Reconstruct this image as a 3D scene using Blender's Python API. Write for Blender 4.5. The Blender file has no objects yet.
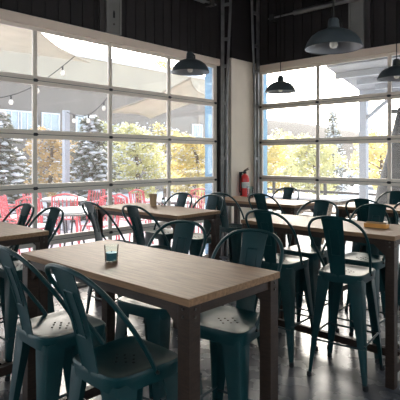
import bpy, bmesh, math, random
from mathutils import Vector, Matrix, noise

random.seed(7)
C = bpy.context.scene.collection
scene = bpy.context.scene
R = math.radians

# ------------------------------------------------------------------ camera
F_PX, YAW, HOR, EYE = 481.0, 0.75, 158.5, 1.55
cd = bpy.data.cameras.new('camera')
cam = bpy.data.objects.new('camera', cd)
C.objects.link(cam)
cam.location = (0, 0, EYE)
cam.rotation_euler = (R(90), 0, YAW)
cd.sensor_width = 36.0
cd.lens = F_PX / 400.0 * 36.0
cd.shift_y = -(200 - HOR) / 400.0
cd.clip_start = 0.02
cd.clip_end = 400
scene.camera = cam

# ------------------------------------------------------------------ sky, sun, exposure
SUN_AZ, SUN_EL = R(44), R(25)          # azimuth from +Y towards -X
w = bpy.data.worlds.new('world')
scene.world = w
w.use_nodes = True
nt = w.node_tree
bg = nt.nodes['Background']
sky = nt.nodes.new('ShaderNodeTexSky')
sky.sky_type = 'NISHITA'
sky.sun_disc = False
sky.sun_elevation = SUN_EL
sky.sun_rotation = -SUN_AZ
sky.air_density = 1.0
sky.dust_density = 4.0
sky.ozone_density = 1.0
hs = nt.nodes.new('ShaderNodeHueSaturation')
hs.inputs['Saturation'].default_value = 0.55
nt.links.new(sky.outputs[0], hs.inputs['Color'])
nt.links.new(hs.outputs[0], bg.inputs[0])
bg.inputs[1].default_value = 0.42
sd = bpy.data.lights.new('sun', 'SUN')
sd.energy = 3.0
sd.angle = R(0.6)
sd.color = (1.0, 0.93, 0.82)
sun = bpy.data.objects.new('sun', sd)
C.objects.link(sun)
sdir = Vector((-math.sin(SUN_AZ) * math.cos(SUN_EL), math.cos(SUN_AZ) * math.cos(SUN_EL), math.sin(SUN_EL)))
sun.rotation_euler = sdir.to_track_quat('Z', 'Y').to_euler()
sun.location = (-8, 9, 8)
vs = scene.view_settings
vs.view_transform = 'Standard'
vs.look = 'None'
vs.exposure = 1.08
vs.gamma = 1.0
vs.use_curve_mapping = False

# ------------------------------------------------------------------ materials
def mat(name, col, rough=0.5, metal=0.0, var=0.0, scale=6.0, bump=0.0, bscale=40.0, spec=0.5, stretch=None, coat=0.0):
    m = bpy.data.materials.new(name)
    m.use_nodes = True
    t = m.node_tree
    b = t.nodes['Principled BSDF']
    b.inputs['Base Color'].default_value = (*col, 1)
    b.inputs['Roughness'].default_value = rough
    b.inputs['Metallic'].default_value = metal
    b.inputs['Specular IOR Level'].default_value = spec
    b.inputs['Coat Weight'].default_value = coat
    tc = t.nodes.new('ShaderNodeTexCoord')
    vec = tc.outputs['Object']
    if stretch:
        mp = t.nodes.new('ShaderNodeMapping')
        mp.inputs['Scale'].default_value = stretch
        t.links.new(vec, mp.inputs['Vector'])
        vec = mp.outputs['Vector']
    if var:
        n = t.nodes.new('ShaderNodeTexNoise')
        n.inputs['Scale'].default_value = scale
        n.inputs['Detail'].default_value = 5
        t.links.new(vec, n.inputs['Vector'])
        r = t.nodes.new('ShaderNodeValToRGB')
        r.color_ramp.elements[0].position = 0.3
        r.color_ramp.elements[1].position = 0.7
        r.color_ramp.elements[0].color = (*[max(0, c * (1 - var)) for c in col], 1)
        r.color_ramp.elements[1].color = (*[min(1, c * (1 + var)) for c in col], 1)
        t.links.new(n.outputs['Fac'], r.inputs['Fac'])
        t.links.new(r.outputs['Color'], b.inputs['Base Color'])
    if bump:
        n2 = t.nodes.new('ShaderNodeTexNoise')
        n2.inputs['Scale'].default_value = bscale
        n2.inputs['Detail'].default_value = 4
        t.links.new(vec, n2.inputs['Vector'])
        bp = t.nodes.new('ShaderNodeBump')
        bp.inputs['Strength'].default_value = bump
        bp.inputs['Distance'].default_value = 0.01
        t.links.new(n2.outputs['Fac'], bp.inputs['Height'])
        t.links.new(bp.outputs['Normal'], b.inputs['Normal'])
    return m

M = {}
M['teal'] = mat('teal_enamel', (0.0036, 0.032, 0.034), 0.36, 0.0, 0.22, 9, spec=0.32)
M['rubber'] = mat('black_rubber', (0.01, 0.01, 0.01), 0.7)
M['rod'] = mat('dark_steel_rod', (0.012, 0.03, 0.034), 0.4, 0.2)
M['wood'] = mat('stained_table_wood', (0.25, 0.145, 0.08), 0.52, 0, 0.28, 5, 0.06, 60, stretch=(1.2, 14, 14), spec=0.14)
M['wood_edge'] = mat('brown_wood_frame', (0.029, 0.0165, 0.011), 0.5, 0, 0.3, 7, 0.06, 60, stretch=(3, 3, 14), spec=0.3)
M['bolt'] = mat('bolt_steel', (0.1, 0.09, 0.08), 0.35, 0.9)
M['alu'] = mat('door_aluminium', (0.80, 0.72, 0.63), 0.45, 0.0, 0.05, 3)
M['header'] = mat('header_beige', (0.80, 0.67, 0.55), 0.55, 0, 0.06, 2)
M['hinge'] = mat('dark_hinge', (0.05, 0.05, 0.055), 0.45, 0.7)
M['seal'] = mat('black_gasket', (0.05, 0.047, 0.045), 0.7)
M['charcoal'] = mat('charcoal_wall', (0.013, 0.0098, 0.0098), 0.6, 0, 0.25, 1.5, 0.1, 30)
M['cream'] = mat('cream_plaster', (0.88, 0.79, 0.67), 0.75, 0, 0.06, 2, 0.15, 60)
M['warm_bounce'] = mat('warm_bounce_wall', (0.6, 0.47, 0.34), 0.8, 0, 0.05, 2)  # tan chosen to warm the fill light bounced off the unseen back walls
M['blue'] = mat('pale_blue_panel', (0.22, 0.42, 0.60), 0.5, 0, 0.08, 2)
M['soffit'] = mat('soffit_grey_blue', (0.6, 0.64, 0.68), 0.6, 0, 0.05, 2)
M['track'] = mat('galvanised_track', (0.22, 0.22, 0.22), 0.4, 0.75, 0.2, 8)
M['grey_post'] = mat('grey_steel_plate', (0.20, 0.195, 0.18), 0.55, 0.1, 0.12, 4)
M['dark_post'] = mat('dark_steel_flange', (0.05, 0.047, 0.045), 0.55, 0.1, 0.12, 4)
M['black'] = mat('black_recess', (0.006, 0.006, 0.006), 0.8)
M['lamp'] = mat('lamp_enamel', (0.06, 0.075, 0.085), 0.4, 0.0, 0.15, 6)
M['lamp_in'] = mat('lamp_inner_enamel', (0.3, 0.32, 0.34), 0.4)
M['cord'] = mat('black_cord', (0.01, 0.01, 0.01), 0.6)
M['red'] = mat('red_extinguisher', (0.8, 0.03, 0.03), 0.3, coat=0.3)
M['paper'] = mat('paper_label', (0.85, 0.83, 0.78), 0.7)
M['ink'] = mat('grey_ink', (0.35, 0.35, 0.36), 0.8)
M['patio_red'] = mat('red_patio_metal', (0.72, 0.13, 0.15), 0.45, 0, 0.1, 5)
M['snow'] = mat('snow', (0.86, 0.88, 0.92), 0.8, 0, 0.06, 3, 0.3, 8)
M['bark'] = mat('bark', (0.16, 0.115, 0.08), 0.9, 0, 0.4, 14, 0.5, 30)
M['needle'] = mat('conifer_needles', (0.24, 0.235, 0.17), 0.7, 0, 0.5, 3)
M['yellow'] = mat('yellow_leaves', (0.72, 0.62, 0.28), 0.6, 0, 0.4, 1.5)
M['green'] = mat('yellow_green_leaves', (0.62, 0.60, 0.32), 0.6, 0, 0.4, 1.5)
M['orange'] = mat('orange_leaves', (0.68, 0.5, 0.26), 0.6, 0, 0.4, 2)
M['sail'] = mat('cream_canvas', (0.55, 0.5, 0.42), 0.85, 0, 0.06, 3, 0.1, 120)
M['stucco'] = mat('mauve_beige_stucco', (0.24, 0.21, 0.185), 0.9, 0, 0.07, 1, 0.2, 40)
M['stucco_light'] = mat('cream_stucco', (0.44, 0.39, 0.31), 0.9, 0, 0.05, 1, 0.2, 40)
M['white_paint'] = mat('white_paint', (0.75, 0.76, 0.78), 0.5, 0, 0.04, 3)
M['roof_grey'] = mat('patio_roof_grey', (0.3, 0.31, 0.33), 0.7, 0, 0.1, 2)
M['post_white'] = mat('pale_post', (0.42, 0.45, 0.5), 0.55, 0, 0.05, 3)
M['tarp'] = mat('grey_cover_cloth', (0.055, 0.058, 0.066), 0.8, 0, 0.2, 3)
M['hill'] = mat('winter_hill', (0.17, 0.145, 0.12), 0.95, 0, 0.25, 0.12)
M['car1'] = mat('silver_blue_car_paint', (0.16, 0.23, 0.33), 0.25, 0.3)
M['car2'] = mat('white_car_paint', (0.7, 0.72, 0.75), 0.25)
M['car3'] = mat('dark_car_paint', (0.06, 0.07, 0.09), 0.25, 0.3)
M['tyre'] = mat('tyre', (0.015, 0.015, 0.015), 0.8)
M['orange_wood'] = mat('orange_menu_wood', (0.75, 0.34, 0.08), 0.5, 0, 0.15, 8)
M['kraft'] = mat('kraft_paper', (0.42, 0.28, 0.16), 0.8, 0, 0.1, 9)
M['wax'] = mat('teal_wax', (0.015, 0.10, 0.12), 0.5)
M['ceil'] = mat('dark_ceiling', (0.016, 0.015, 0.016), 0.8, 0, 0.2, 1)
M['bulb_glass'] = mat('bulb_glass', (0.9, 0.86, 0.75), 0.2)

def leafy(m, amount=0.45):
    t = m.node_tree; b = t.nodes['Principled BSDF']
    tl = t.nodes.new('ShaderNodeBsdfTranslucent')
    src = b.inputs['Base Color'].links
    if src: t.links.new(src[0].from_socket, tl.inputs[0])
    mx = t.nodes.new('ShaderNodeMixShader'); mx.inputs[0].default_value = amount
    t.links.new(b.outputs[0], mx.inputs[1]); t.links.new(tl.outputs[0], mx.inputs[2])
    t.links.new(mx.outputs[0], t.nodes['Material Output'].inputs[0])
for k_ in ('yellow', 'green', 'orange', 'sail'): leafy(M[k_])

def floor_mat():
    m = bpy.data.materials.new('polished_concrete')
    m.use_nodes = True
    t = m.node_tree
    b = t.nodes['Principled BSDF']
    tc = t.nodes.new('ShaderNodeTexCoord')
    n = t.nodes.new('ShaderNodeTexNoise'); n.inputs['Scale'].default_value = 1.7; n.inputs['Detail'].default_value = 8
    n.inputs['Roughness'].default_value = 0.65
    t.links.new(tc.outputs['Object'], n.inputs['Vector'])
    r = t.nodes.new('ShaderNodeValToRGB')
    r.color_ramp.elements[0].position = 0.32; r.color_ramp.elements[0].color = (0.065, 0.066, 0.07, 1)
    r.color_ramp.elements[1].position = 0.68; r.color_ramp.elements[1].color = (0.15, 0.152, 0.16, 1)
    t.links.new(n.outputs['Fac'], r.inputs['Fac'])
    t.links.new(r.outputs['Color'], b.inputs['Base Color'])
    n2 = t.nodes.new('ShaderNodeTexNoise'); n2.inputs['Scale'].default_value = 5; n2.inputs['Detail'].default_value = 6
    t.links.new(tc.outputs['Object'], n2.inputs['Vector'])
    mr = t.nodes.new('ShaderNodeMapRange')
    mr.inputs['To Min'].default_value = 0.18; mr.inputs['To Max'].default_value = 0.36
    t.links.new(n2.outputs['Fac'], mr.inputs['Value'])
    t.links.new(mr.outputs['Result'], b.inputs['Roughness'])
    bp = t.nodes.new('ShaderNodeBump'); bp.inputs['Strength'].default_value = 0.05
    t.links.new(n2.outputs['Fac'], bp.inputs['Height'])
    t.links.new(bp.outputs['Normal'], b.inputs['Normal'])
    return m
M['floor'] = floor_mat()

def glass_mat(name, tint, gloss, glare_veil=0.0):
    m = bpy.data.materials.new(name)
    m.use_nodes = True
    t = m.node_tree
    t.nodes.remove(t.nodes['Principled BSDF'])
    tr = t.nodes.new('ShaderNodeBsdfTransparent'); tr.inputs[0].default_value = (*tint, 1)
    gl = t.nodes.new('ShaderNodeBsdfGlossy'); gl.inputs['Roughness'].default_value = 0.02
    fr = t.nodes.new('ShaderNodeFresnel'); fr.inputs['IOR'].default_value = gloss
    mx = t.nodes.new('ShaderNodeMixShader')
    t.links.new(fr.outputs[0], mx.inputs[0]); t.links.new(tr.outputs[0], mx.inputs[1]); t.links.new(gl.outputs[0], mx.inputs[2])
    out = mx.outputs[0]
    if glare_veil:  # pale translucent veil mixed in to imitate sun glare on the glass
        tl = t.nodes.new('ShaderNodeBsdfTranslucent'); tl.inputs[0].default_value = (0.9, 0.9, 0.88, 1)
        m2 = t.nodes.new('ShaderNodeMixShader'); m2.inputs[0].default_value = glare_veil
        t.links.new(out, m2.inputs[1]); t.links.new(tl.outputs[0], m2.inputs[2]); out = m2.outputs[0]
    t.links.new(out, t.nodes['Material Output'].inputs[0])
    return m
M['pane'] = glass_mat('window_glass', (0.96, 0.97, 0.97), 1.3, 0.016)  # last value sets the imitated glare haze
M['cup_glass'] = glass_mat('clear_tumbler_glass', (0.82, 0.9, 0.9), 1.45)
M['teal_glass'] = glass_mat('teal_jar_glass', (0.95, 0.99, 0.99), 1.12)
M['dark_glass'] = mat('dark_window_glass', (0.10, 0.13, 0.17), 0.1)
M['pale_glass'] = mat('sky_lit_window', (0.5, 0.58, 0.66), 0.12, 0.6)

# ------------------------------------------------------------------ mesh helpers
class MB:
    def __init__(s):
        s.v, s.f = [], []
    def add(s, vs, fs):
        k = len(s.v)
        s.v += [tuple(p) for p in vs]
        s.f += [tuple(i + k for i in f) for f in fs]
        return s
    def box(s, a, b, mtx=None):
        x0, y0, z0 = a; x1, y1, z1 = b
        p = [(x0,y0,z0),(x1,y0,z0),(x1,y1,z0),(x0,y1,z0),(x0,y0,z1),(x1,y0,z1),(x1,y1,z1),(x0,y1,z1)]
        if mtx: p = [mtx @ Vector(q) for q in p]
        return s.add(p, [(3,2,1,0),(4,5,6,7),(0,1,5,4),(1,2,6,5),(2,3,7,6),(3,0,4,7)])
    def bar(s, p, q, wx, wz=None, up=(0,0,1)):
        p, q = Vector(p), Vector(q); wz = wz or wx
        d = (q - p); L = d.length; d.normalize()
        u = Vector(up)
        if abs(u.dot(d)) > 0.98: u = Vector((0, 1, 0))
        a = d.cross(u).normalized(); c = a.cross(d).normalized()
        mtx = Matrix((( a.x, d.x, c.x, p.x),(a.y, d.y, c.y, p.y),(a.z, d.z, c.z, p.z),(0,0,0,1)))
        return s.box((-wx/2, 0, -wz/2), (wx/2, L, wz/2), mtx)
    def tube(s, pts, r, n=8, closed=False):
        pts = [Vector(p) for p in pts]; N = len(pts)
        rr = r if isinstance(r, (list, tuple)) else [r] * N
        vs, fs = [], []
        prev = None
        for i, p in enumerate(pts):
            if closed: d = pts[(i+1) % N] - pts[i-1]
            else: d = pts[min(i+1, N-1)] - pts[max(i-1, 0)]
            d.normalize()
            if prev is None:
                u = Vector((0,0,1)) if abs(d.z) < 0.9 else Vector((1,0,0))
                a = d.cross(u).normalized()
            else:
                a = (prev - d * prev.dot(d)).normalized()
            prev = a; b = d.cross(a)
            for k in range(n):
                t = 2 * math.pi * k / n
                vs.append(p + (a * math.cos(t) + b * math.sin(t)) * rr[i])
        for i in range(N if closed else N - 1):
            for k in range(n):
                j = (i + 1) % N
                fs.append((i*n+k, i*n+(k+1) % n, j*n+(k+1) % n, j*n+k))
        if not closed:
            fs.append(tuple(range(n-1, -1, -1))); fs.append(tuple((N-1)*n + k for k in range(n)))
        return s.add(vs, fs)
    def lathe(s, prof, n=24, c=(0,0,0), cap=True):
        vs, fs = [], []
        for (r, z) in prof:
            for k in range(n):
                t = 2 * math.pi * k / n
                vs.append((c[0] + r*math.cos(t), c[1] + r*math.sin(t), c[2] + z))
        for i in range(len(prof)-1):
            for k in range(n):
                fs.append((i*n+k, i*n+(k+1) % n, (i+1)*n+(k+1) % n, (i+1)*n+k))
        if cap:
            if prof[0][0] > 1e-4: fs.append(tuple(range(n-1, -1, -1)))
            if prof[-1][0] > 1e-4: fs.append(tuple((len(prof)-1)*n+k for k in range(n)))
        return s.add(vs, fs)
    def loft(s, rings, closed=True, cap=True):
        n = len(rings[0]); vs = [p for r in rings for p in r]; fs = []
        for i in range(len(rings)-1):
            for k in range(n if closed else n-1):
                fs.append((i*n+k, i*n+(k+1) % n, (i+1)*n+(k+1) % n, (i+1)*n+k))
        if cap:
            fs.append(tuple(range(n-1, -1, -1))); fs.append(tuple((len(rings)-1)*n+k for k in range(n)))
        return s.add(vs, fs)
    def mesh(s, name, m, smooth=False, bevel=0):
        me = bpy.data.meshes.new(name)
        me.from_pydata(s.v, [], s.f)
        bm = bmesh.new(); bm.from_mesh(me)
        bmesh.ops.recalc_face_normals(bm, faces=bm.faces)
        if bevel:
            bmesh.ops.remove_doubles(bm, verts=bm.verts, dist=1e-6)
            ed = [e for e in bm.edges if len(e.link_faces) == 2 and e.calc_face_angle(0) > 0.6]
            bmesh.ops.bevel(bm, geom=ed, offset=bevel, segments=2, affect='EDGES', profile=0.5)
        bm.to_mesh(me); bm.free()
        me.materials.append(M[m] if isinstance(m, str) else m)
        if smooth:
            for p in me.polygons: p.use_smooth = True
            try: me.set_sharp_from_angle(angle=R(40))
            except Exception: pass
        return me
    def build(s, name, m, parent=None, smooth=False, bevel=0):
        o = bpy.data.objects.new(name, s.mesh(name, m, smooth, bevel))
        C.objects.link(o)
        if parent: o.parent = parent
        return o

def tag(o, label=None, cat=None, group=None, kind=None):
    if label: o['label'] = label
    if cat: o['category'] = cat
    if group: o['group'] = group
    if kind: o['kind'] = kind
    return o
def empty(name, loc=(0,0,0), rz=0, label=None, cat=None, group=None):
    o = bpy.data.objects.new(name, None); C.objects.link(o)
    o.empty_display_size = 0.1
    o.location = loc; o.rotation_euler = (0, 0, rz)
    return tag(o, label, cat, group)
KIDS = {}
def copy_tree(o, parent=None):
    c = o.copy(); C.objects.link(c); c.parent = parent
    for ch in list(o.children): copy_tree(ch, c)
    return c
def inst(me, name, parent, loc=(0,0,0), rot=(0,0,0), scale=None):
    o = bpy.data.objects.new(name, me); C.objects.link(o)
    o.parent = parent; o.location = loc; o.rotation_euler = rot
    if scale: o.scale = scale
    return o
def spot(px, d):
    """ground point seen in direction px (image column) at depth d metres"""
    r = (px - 200) / F_PX * d
    return (r * math.cos(YAW) - d * math.sin(YAW), r * math.sin(YAW) + d * math.cos(YAW))
def spline(pts, n):
    """Catmull-Rom through pts"""
    P = [Vector(p) for p in pts]; P = [2*P[0]-P[1]] + P + [2*P[-1]-P[-2]]
    out = []
    for i in range(1, len(P)-2):
        for k in range(n):
            t = k / n
            a, b, c, d = P[i-1], P[i], P[i+1], P[i+2]
            out.append(0.5*((2*b)+(c-a)*t+(2*a-5*b+4*c-d)*t*t+(3*b-a-3*c+d)*t**3))
    out.append(P[-2]); return out

# ------------------------------------------------------------------ the room
XA, YB = -5.0, 6.70            # inner faces of the two glazed walls
TH = 0.27                      # wall thickness
DTOP = 3.035
SEC = 0.607
A0, A1 = 1.64, 5.80            # opening of door on the left wall (along Y)
B0, B1 = -4.90, -0.40          # opening on the right wall (along X)
ZC = 4.9

tag(MB().box((XA-TH, -4, -0.12), (4.2, YB+TH, 0)).build('floor', 'floor'), kind='structure')
tag(MB().box((XA-TH, -4, ZC), (4.2, YB+TH, ZC+0.1)).build('ceiling', 'ceil'), kind='structure')
wl = MB().box((XA-TH, 0.7, 0), (XA, A0, ZC)).box((XA-TH, -4, 0), (XA, -3.4, ZC)).box((XA-TH, -3.4, DTOP+0.08), (XA, 0.7, ZC)).build('wall_left', 'charcoal')
tag(wl, kind='structure')
wr = MB().box((B1, YB, 0), (0.1, YB+TH, ZC)).box((0.1, YB, DTOP+0.08), (4.2, YB+TH, ZC)).box((3.8, YB, 0), (4.2, YB+TH, DTOP+0.08)).build('wall_right', 'charcoal')
tag(wr, kind='structure')
# ribbed dark cladding above the doors
m = MB().box((XA-TH, A0, DTOP+0.08), (XA-0.012, YB+TH, ZC))
y = A0
while y < YB - 0.13:
    m.box((XA-0.012, y, DTOP+0.08), (XA, min(y+0.155, YB), ZC)); y += 0.165
m.build('cladding', 'charcoal', wl)
m = MB().box((XA, YB+0.012, DTOP+0.08), (B1, YB+TH, ZC))
x = XA
while x < B1 - 0.13:
    m.box((x, YB, DTOP+0.08), (min(x+0.155, B1), YB+0.012, ZC)); x += 0.165
m.build('cladding', 'charcoal', wr)
wc = MB().box((XA-TH, A1, 0), (XA-0.02, YB+TH, DTOP+0.08)).box((XA-0.02, YB, 0), (B0, YB+TH, DTOP+0.08)).build('wall_corner', 'charcoal')
tag(wc, kind='structure')
MB().box((XA-0.02, 6.03, 0), (-4.925, YB, 3.18)).build('pillar_casing', 'cream', wc, bevel=0.006)
MB().box((-4.999, 6.05, 3.18), (-4.94, YB, ZC)).build('pillar_top_cladding', 'charcoal', wc)
tag(MB().box((4.0, -4, 0), (4.2, -3.0, ZC)).box((4.0, 5.6, 0), (4.2, YB, ZC)).box((4.0, 1.1, 0), (4.2, 1.5, ZC)).box((4.0, -3.0, 3.6), (4.2, 5.6, ZC)).box((4.0, -3.0, 0), (4.2, 5.6, 0.9)).build('wall_back_right', 'warm_bounce'), kind='structure')
tag(MB().box((XA, -4.2, 0), (-4.0, -4, ZC)).box((3.0, -4.2, 0), (4.2, -4, ZC)).box((-0.7, -4.2, 0), (-0.3, -4, ZC)).box((-4.0, -4.2, 3.6), (3.0, -4, ZC)).box((-4.0, -4.2, 0), (3.0, -4, 0.9)).build('wall_back', 'warm_bounce'), kind='structure')
wi = 0
for (a_, b_) in (((4.08, -3.0, 0.9), (4.09, 1.1, 3.6)), ((4.08, 1.5, 0.9), (4.09, 5.6, 3.6)), ((-4.0, -4.09, 0.9), (-0.7, -4.08, 3.6)), ((-0.3, -4.09, 0.9), (3.0, -4.08, 3.6))):
    wi += 1
    tag(MB().box(a_, b_).build('window_%d' % wi, 'pane'), kind='structure')
# outside reveals in pale blue, pale soffits
t = MB().box((XA-TH-0.01, A1-0.012, 0), (XA-0.075, A1, DTOP+0.06)).build('trim_1', 'blue'); tag(t, 'pale blue jamb panel outside the left glass door', kind='structure')
t = MB().box((B0, YB+0.075, 0), (B0+0.012, YB+TH+0.01, DTOP+0.06)).build('trim_2', 'blue'); tag(t, 'pale blue jamb panel outside the right glass door', kind='structure')
t = MB().box((XA-TH, A0, DTOP+0.055), (XA-0.06, A1, DTOP+0.08)).build('trim_3', 'soffit'); tag(t, kind='structure')
t = MB().box((B0, YB+0.06, DTOP+0.055), (B1, YB+TH, DTOP+0.08)).build('trim_4', 'soffit'); tag(t, kind='structure')
t = MB().box((XA-0.03, A0-0.05, DTOP-0.01), (XA+0.018, A1+0.02, DTOP+0.095)).build('trim_5', 'header', bevel=0.004); tag(t, kind='structure')
t = MB().box((B0-0.02, YB-0.018, DTOP-0.01), (B1+0.05, YB+0.03, DTOP+0.095)).build('trim_6', 'header', bevel=0.004); tag(t, kind='structure')

def glass_door(name, L, n, loc, rz, label):
    """sectional overhead door: local x along the width, local -y is the room side"""
    root = empty(name, loc, rz); tag(root, label, kind='structure')
    pw = L / n
    # rails: each section has a bottom and a top rail; a dark seam between
    rail = MB().box((0, -0.022, -0.047), (L, 0.022, 0)).mesh('rail', 'alu', bevel=0.004)
    rail_b = MB().box((0, -0.022, 0.0), (L, 0.022, 0.047)).mesh('rail', 'alu', bevel=0.004)
    seam = MB().box((0, -0.016, -0.003), (L, 0.016, 0.003)).mesh('seam', 'seal')
    stile = MB().box((-0.025, -0.019, 0.045), (0.025, 0.019, SEC-0.045)).mesh('stile', 'alu', bevel=0.004)
    estile = MB().box((-0.001, -0.021, 0.045), (0.068, 0.021, SEC-0.045)).mesh('stile', 'alu', bevel=0.004)
    pane = MB().box((0.02, -0.003, 0.044), (pw-0.02, 0.003, SEC-0.044)).mesh('pane', 'pane')
    hinge = MB().box((-0.024, -0.028, -0.018), (0.024, -0.0215, 0.018)).box((-0.03, -0.036, -0.008), (0.03, -0.026, 0.008)).mesh('hinge', 'hinge', bevel=0.003)
    for k in range(5):
        z = k * SEC
        inst(rail_b, 'rail', root, (0, 0, z + 0.003)); inst(rail, 'rail', root, (0, 0, z + SEC - 0.003))
        for i in range(1, n): inst(stile, 'stile', root, (i*pw, 0, z))
        inst(estile, 'stile', root, (0, 0, z)); inst(estile, 'stile', root, (L-0.067, 0, z))
        for i in range(n): inst(pane, 'pane', root, (i*pw, 0, z))
        if k:
            inst(seam, 'seam', root, (0, 0, z))
            for i in range(n+1): inst(hinge, 'hinge', root, (min(max(i*pw, 0.035), L-0.035), 0, z))
    return root
# left: local x -> world -Y.. rotate so local -y faces +X
glass_door('door_1', A1-A0-0.03, 4, (XA-0.045, A0+0.015, 0), R(90), 'sectional glass overhead door of the left wall, facing the red patio chairs')
glass_door('door_2', B1-B0-0.03, 4, (B0+0.015, YB+0.045, 0), 0, 'sectional glass overhead door of the right wall, facing the covered terrace')

glass_door('door_3', 4.07, 4, (XA-0.045, -3.385, 0), R(90), 'sectional glass overhead door on the left wall behind the viewer')
glass_door('door_4', 3.67, 4, (0.115, YB+0.045, 0), 0, 'sectional glass overhead door at the far right of the right wall')
# door tracks
def track(name, base, along, label):
    """along: unit vector into the room; vertical angle on wall plus channel leaning inwards"""
    b = Vector(base); a = Vector(along); s = Vector((a.y, a.x, 0)); s = Vector((abs(s.x), abs(s.y), 0))
    root = empty(name, base, 0, label, 'door track', 'overhead door tracks')
    MB().bar((0,0,0), (0,0,4.75), 0.035, 0.05, up=a).build('wall_angle', 'track', root)
    pts = []
    for i in range(13):
        z = 4.75*i/12
        off = 0.085 + (0.0 if z < 2.6 else 0.055*(z-2.6))
        pts.append(a*off + Vector((0,0,z)))
    MB().tube(pts, 0.023, 6).build('channel', 'track', root, smooth=True)
    for z in (0.7, 1.55, 2.43, 3.02, 3.45, 4.0):
        off = 0.085 + (0.0 if z < 2.6 else 0.055*(z-2.6))
        MB().bar(a*0.0+Vector((0,0,z)), a*off+Vector((0,0,z)), 0.03, 0.05).build('bracket', 'track', root)
    return root
track('door_track', (XA+0.03, 5.865, 0), (0.75, 0.3, 0), 'grey steel door track left of the cream corner pillar')
track('door_track', (B0+0.045, YB-0.045, 0), (0, -1, 0), 'grey steel door track right of the cream corner pillar')

# torsion shafts above the doors
def shaft(p, q, label):
    p, q = Vector(p), Vector(q); d = (q-p).normalized()
    root = empty('torsion_shaft', p, 0, label, 'door shaft', 'torsion shafts above the doors')
    L = (q-p).length
    MB().tube([(0,0,0), d*L], 0.016, 8).build('shaft', 'track', root, smooth=True)
    for a, b in ((0.12, 0.46), (0.54, 0.93)):
        MB().tube([d*L*a, d*L*b], 0.042, 12).build('spring', 'track', root, smooth=True)
    nrm = Vector((-1, 0, 0)) if abs(d.y) > .5 else Vector((0, 1, 0))
    for a in (0.02, 0.5, 0.97):
        MB().box((-0.04,-0.04,-0.05), (0.04,0.04,0.05), Matrix.Translation(d*L*a)).bar(d*L*a, d*L*a + nrm*0.10, 0.05, 0.08).build('bearing_bracket', 'dark_post', root)
shaft((XA+0.10, 1.8, 3.93), (XA+0.10, 5.62, 3.93), 'grey torsion shaft with springs high above the left glass door')
shaft((-4.6, YB-0.10, 3.86), (-0.5, YB-0.10, 3.86), 'grey torsion shaft with springs high above the right glass door')

# steel plates carrying the doors
def steel_column(name, at, rz, label, slot, parts):
    root = empty(name, at, rz, label, 'steel column', 'steel columns above the doors')
    MB().box((-0.115, -0.05, 0), (0.115, 0.0, 1.75)).build('face_plate', 'grey_post', root, bevel=0.004)
    MB().box((-0.115, -0.058, 0), (-0.085, -0.05, 1.75)).box((0.085, -0.058, 0), (0.115, -0.05, 1.75)).build('edge_lip', 'grey_post', root)
    s0 = parts
    MB().box((s0*0.118, -0.035, 0), (s0*0.2, 0.0, 1.75)).build('flange', 'dark_post', root)
    if slot:
        MB().box((-0.014, -0.0535, 0.20), (0.014, -0.049, 0.27)).box((-0.009, -0.0535, 0.27), (0.009, -0.049, 0.29)).build('slot', 'black', root)
        MB().tube([(0, -0.055, 0.12), (0, -0.048, 0.12)], 0.014, 10).build('screw', 'bolt', root)
    return root
steel_column('steel_column', (XA+0.0, 3.715, DTOP+0.096), R(90), 'light grey steel plate with a dark slot above the left glass door', True, -1)
steel_column('steel_column', (-3.10, YB, DTOP+0.096), 0, 'light grey steel plate above the right glass door behind the widest lamp', False, 1)

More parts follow.
